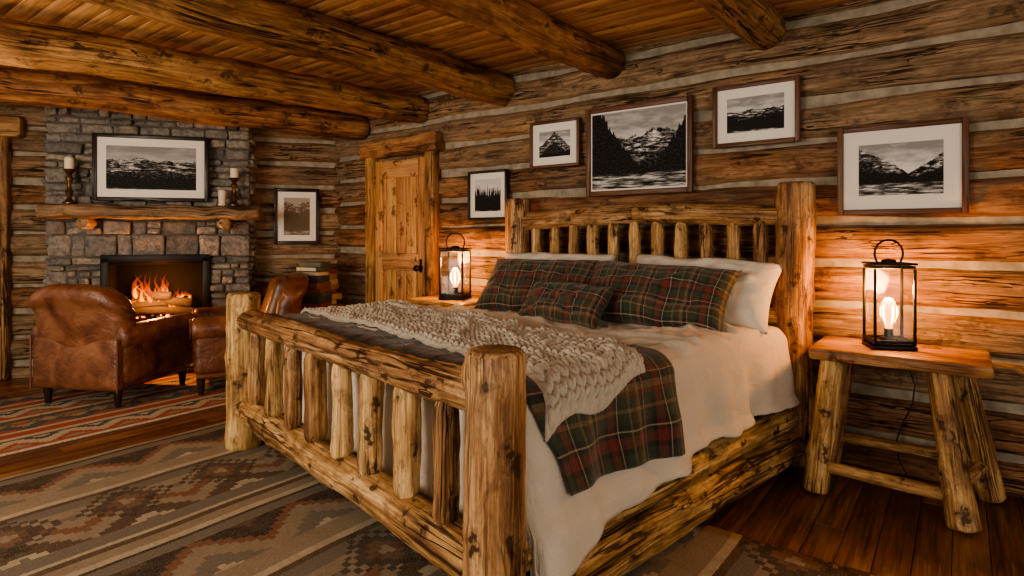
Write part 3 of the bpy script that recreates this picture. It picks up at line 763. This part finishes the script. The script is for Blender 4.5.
# ---------------------------------------------------------------- armchairs
def armchair(cx,cy,fwd,name='leather_armchair',s=1.0):
    e=empty(name);f=V(fwd[0],fwd[1],0).normalized();rt=V(f.y,-f.x,0)
    M3=Matrix((rt,f,V(0,0,1))).transposed()*s;c=V(cx,cy,0)
    def bx(mb,sz,loc,r,fn=None,n=(6,6,6),seg=4,mat=0,al=0):
        L=V(*loc)
        rbox(mb,sz,c,M3,r,mat,al,n=n,seg=seg,fn=lambda q:(fn(q) if fn else q)+L)
    mb=MB()
    bx(mb,(.74,.76,.22),(0,0,.25),.04)
    bx(mb,(.52,.62,.17),(0,.07,.43),.065,fn=lambda q:q+V(0,0,.02*math.cos(q.x*5)*(1 if q.z>0 else 0)))
    for sg in(-1,1):
        bx(mb,(.15,.74,.36),(sg*.325,.02,.36),.05)
        prof=[(0,-.40),(.06,-.40),(.085,-.385),(.09,-.36),(.09,.34),(.085,.365),(.06,.38),(0,.38)]
        Mr=M3@Matrix.Rotation(-math.pi/2,3,'X')
        sgm=24;pp=[]
        for i in range(len(prof)-1):
            if abs(prof[i+1][1]-prof[i][1])>.2:
                for k in range(8): pp.append((prof[i][0],prof[i][1]+(prof[i+1][1]-prof[i][1])*k/8))
            else: pp.append(prof[i])
        pp.append(prof[-1])
        lathe(mb,pp,c+M3@V(sg*.345,.03,.54),sgm,0,M=Mr)
    def bk(q):
        t=(q.z+.31)/.62
        x=q.x*(1+.05*t)
        z=q.z-(.13*abs(q.x/.39)**3.2)*max(0,t)**2
        y=q.y-.13*t+.08*(abs(x)/.38)**2*(.3+.7*t)
        if t>.82: y-=.025
        return V(x,y,z)
    bx(mb,(.78,.19,.64),(0,-.27,.62),.085,fn=bk,n=(12,3,12))
    def bc(q): return V(q.x,q.y-.15*((q.z+.25)/.5)+.02*math.cos(q.x*5),q.z-.05*abs(q.x/.25)**3*max(0,q.z))
    bx(mb,(.50,.14,.50),(0,-.15,.66),.06,fn=bc,n=(8,3,8))
    bx(mb,(.76,.08,.40),(0,-.358,.34),.035)
    mb.build('upholstery',[m_leather],parent=e,ang=60)
    mb=MB()
    for sg in(-1,1):
        ring=[c+M3@V(sg*.345+.075*math.cos(a),.412,.54+.075*math.sin(a)) for a in [i*2*math.pi/28 for i in range(28)]]
        tube(mb,ring,.006*s,6,0,True)
        for i in range(14): lathe(mb,[(0,.004),(.006,.003),(.008,0)],c+M3@V(sg*.325+(-.06 if i<7 else .06),.392,.16+.05*(i%7)),8,0,M=M3@Matrix.Rotation(-math.pi/2,3,'X'))
    tube(mb,[c+M3@V(-.38,-.398,.14+.40*i/10) for i in range(11)],.007,6,0)
    tube(mb,[c+M3@V(.38,-.398,.14+.40*i/10) for i in range(11)],.007,6,0)
    mb.build('piping',[m_leather],parent=e)
    mb=MB()
    for sx in(-.31,.31):
        for sy in(-.32,.34):
            lathe(mb,[(0,0),(.02,0),(.034,.14),(0,.145)],c+M3@V(sx,sy,.012),12,0)
    mb.build('legs',[m_fdark],parent=e)
armchair(1.90,5.44,(.90,.45),s=1.0)
armchair(2.74,5.00,(-.90,.44),s=1.02)

# books in the corner
BC=V(3.42,4.93,0);Rb=Matrix.Rotation(.6,3,'Z')
mb=MB()
rbox(mb,(.44,.34,.03),BC+V(0,0,.60),Rb,.006,0,0)
rbox(mb,(.42,.32,.03),BC+V(0,0,.22),Rb,.006,0,0)
for a in(-.18,.18):
    for b in(-.14,.14):
        rbox(mb,(.04,.04,.59),BC+Rb@V(a,b,.295),Rb,.006,0,2)
mb.build('side_table',[m_table])
bms=[plain('book_cover_%d'%i,c,.6,namt=.3) for i,c in enumerate([(.22,.05,.03),(.10,.06,.035),(.36,.24,.13),(.08,.10,.08),(.20,.09,.05),(.45,.36,.24),(.05,.06,.09)])]
m_page=plain('book_pages',(.55,.47,.34),.9)
mb=MB()
# spines face the room (towards -X, -Y)
for (bx_,n) in((-.11,9),(.11,8)):
    z=.616
    for i in range(n):
        h=U(.030,.062);w=U(.16,.205);d=U(.20,.27);Ry=Matrix.Rotation(.3+U(-.22,.22),3,'Z')
        c=BC+Rb@V(bx_,0,0)+V(0,0,z+h/2)+V(U(-.015,.015),U(-.015,.015),0);m=1+int(R()*6.99)
        rbox(mb,(w-.01,d-.01,h-.008),c+Ry@V(.004,.004,0),Ry,.002,0)
        rbox(mb,(w,d,.005),c+V(0,0,h/2-.003),Ry,.001,m);rbox(mb,(w,d,.005),c-V(0,0,h/2-.003),Ry,.001,m)
        if R()<.8: rbox(mb,(.006,d,h),c-Ry@V(w/2,0,0),Ry,.002,m)
        if R()<.8: rbox(mb,(w,.006,h),c-Ry@V(0,d/2,0),Ry,.002,m)
        z+=h+.001
mb.build('book_stack',[m_page]+bms,ang=30)

# ---------------------------------------------------------------- rugs
def rug(name,x0,x1,y0,y1,z,mat,seed):
    mb=MB();nu=60;nv=60
    def fn(u,v):
        x=x0+(x1-x0)*u;y=y0+(y1-y0)*v
        return V(x+.008*noise.noise(V(y*3,seed,0)),y+.008*noise.noise(V(x*3,seed,2)),z+.001*noise.noise(V(x*3,y*3,seed)))
    grid(mb,fn,nu,nv,lambda u,v:(x0+(x1-x0)*u,y0+(y1-y0)*v,0));return mb.build(name,[mat],ang=180,solid=.010)
rug('area_rug',-2.4,2.62,-1.6,4.05,.012,m_rug,1)
rug('kilim_rug',-1.2,2.75,4.47,6.0,.012,m_rug2,2)

# ---------------------------------------------------------------- light and camera
def area(name,loc,target,size,W,col,sy=None):
    l=bpy.data.lights.new(name,'AREA');l.energy=W;l.color=col;l.size=size
    if sy: l.shape='RECTANGLE';l.size_y=sy
    o=bpy.data.objects.new(name,l);bpy.context.collection.objects.link(o);o.location=loc
    o.rotation_euler=(Vector(target)-Vector(loc)).to_track_quat('-Z','Y').to_euler();return o
area('added_room_fill',(-2.3,2.6,1.5),(3,3.4,.9),2.2,100,(1,.87,.72),1.5)  # added soft fill from the left, out of view; no actual window there
area('added_room_fill',(-.3,-2.3,1.5),(2.6,3,1.0),2.2,33,(1,.87,.72),1.4)  # weaker fill added behind the camera to brighten the room, not a window
pl('added_hearth_fill',(.4,4.4,1.9),(1,.72,.44),26,.25)  # warm fill added to light the armchairs and rug; no lamp stands here
w=bpy.data.worlds.new('world');bpy.context.scene.world=w;w.use_nodes=True
w.node_tree.nodes['Background'].inputs[0].default_value=(1,.85,.68,1);w.node_tree.nodes['Background'].inputs[1].default_value=.40

cam=bpy.data.cameras.new('camera');co=bpy.data.objects.new('camera',cam);bpy.context.collection.objects.link(co)
co.location=(0,0,1.3);co.rotation_euler=(math.pi/2,0,-math.atan2(.7976,.6032))
cam.sensor_width=36;cam.lens=592/1024*36;cam.shift_y=-53/1024;cam.clip_start=.05
bpy.context.scene.camera=co
vs_=bpy.context.scene.view_settings
vs_.view_transform='AgX';vs_.look='AgX - Medium High Contrast'
vs_.exposure=.45
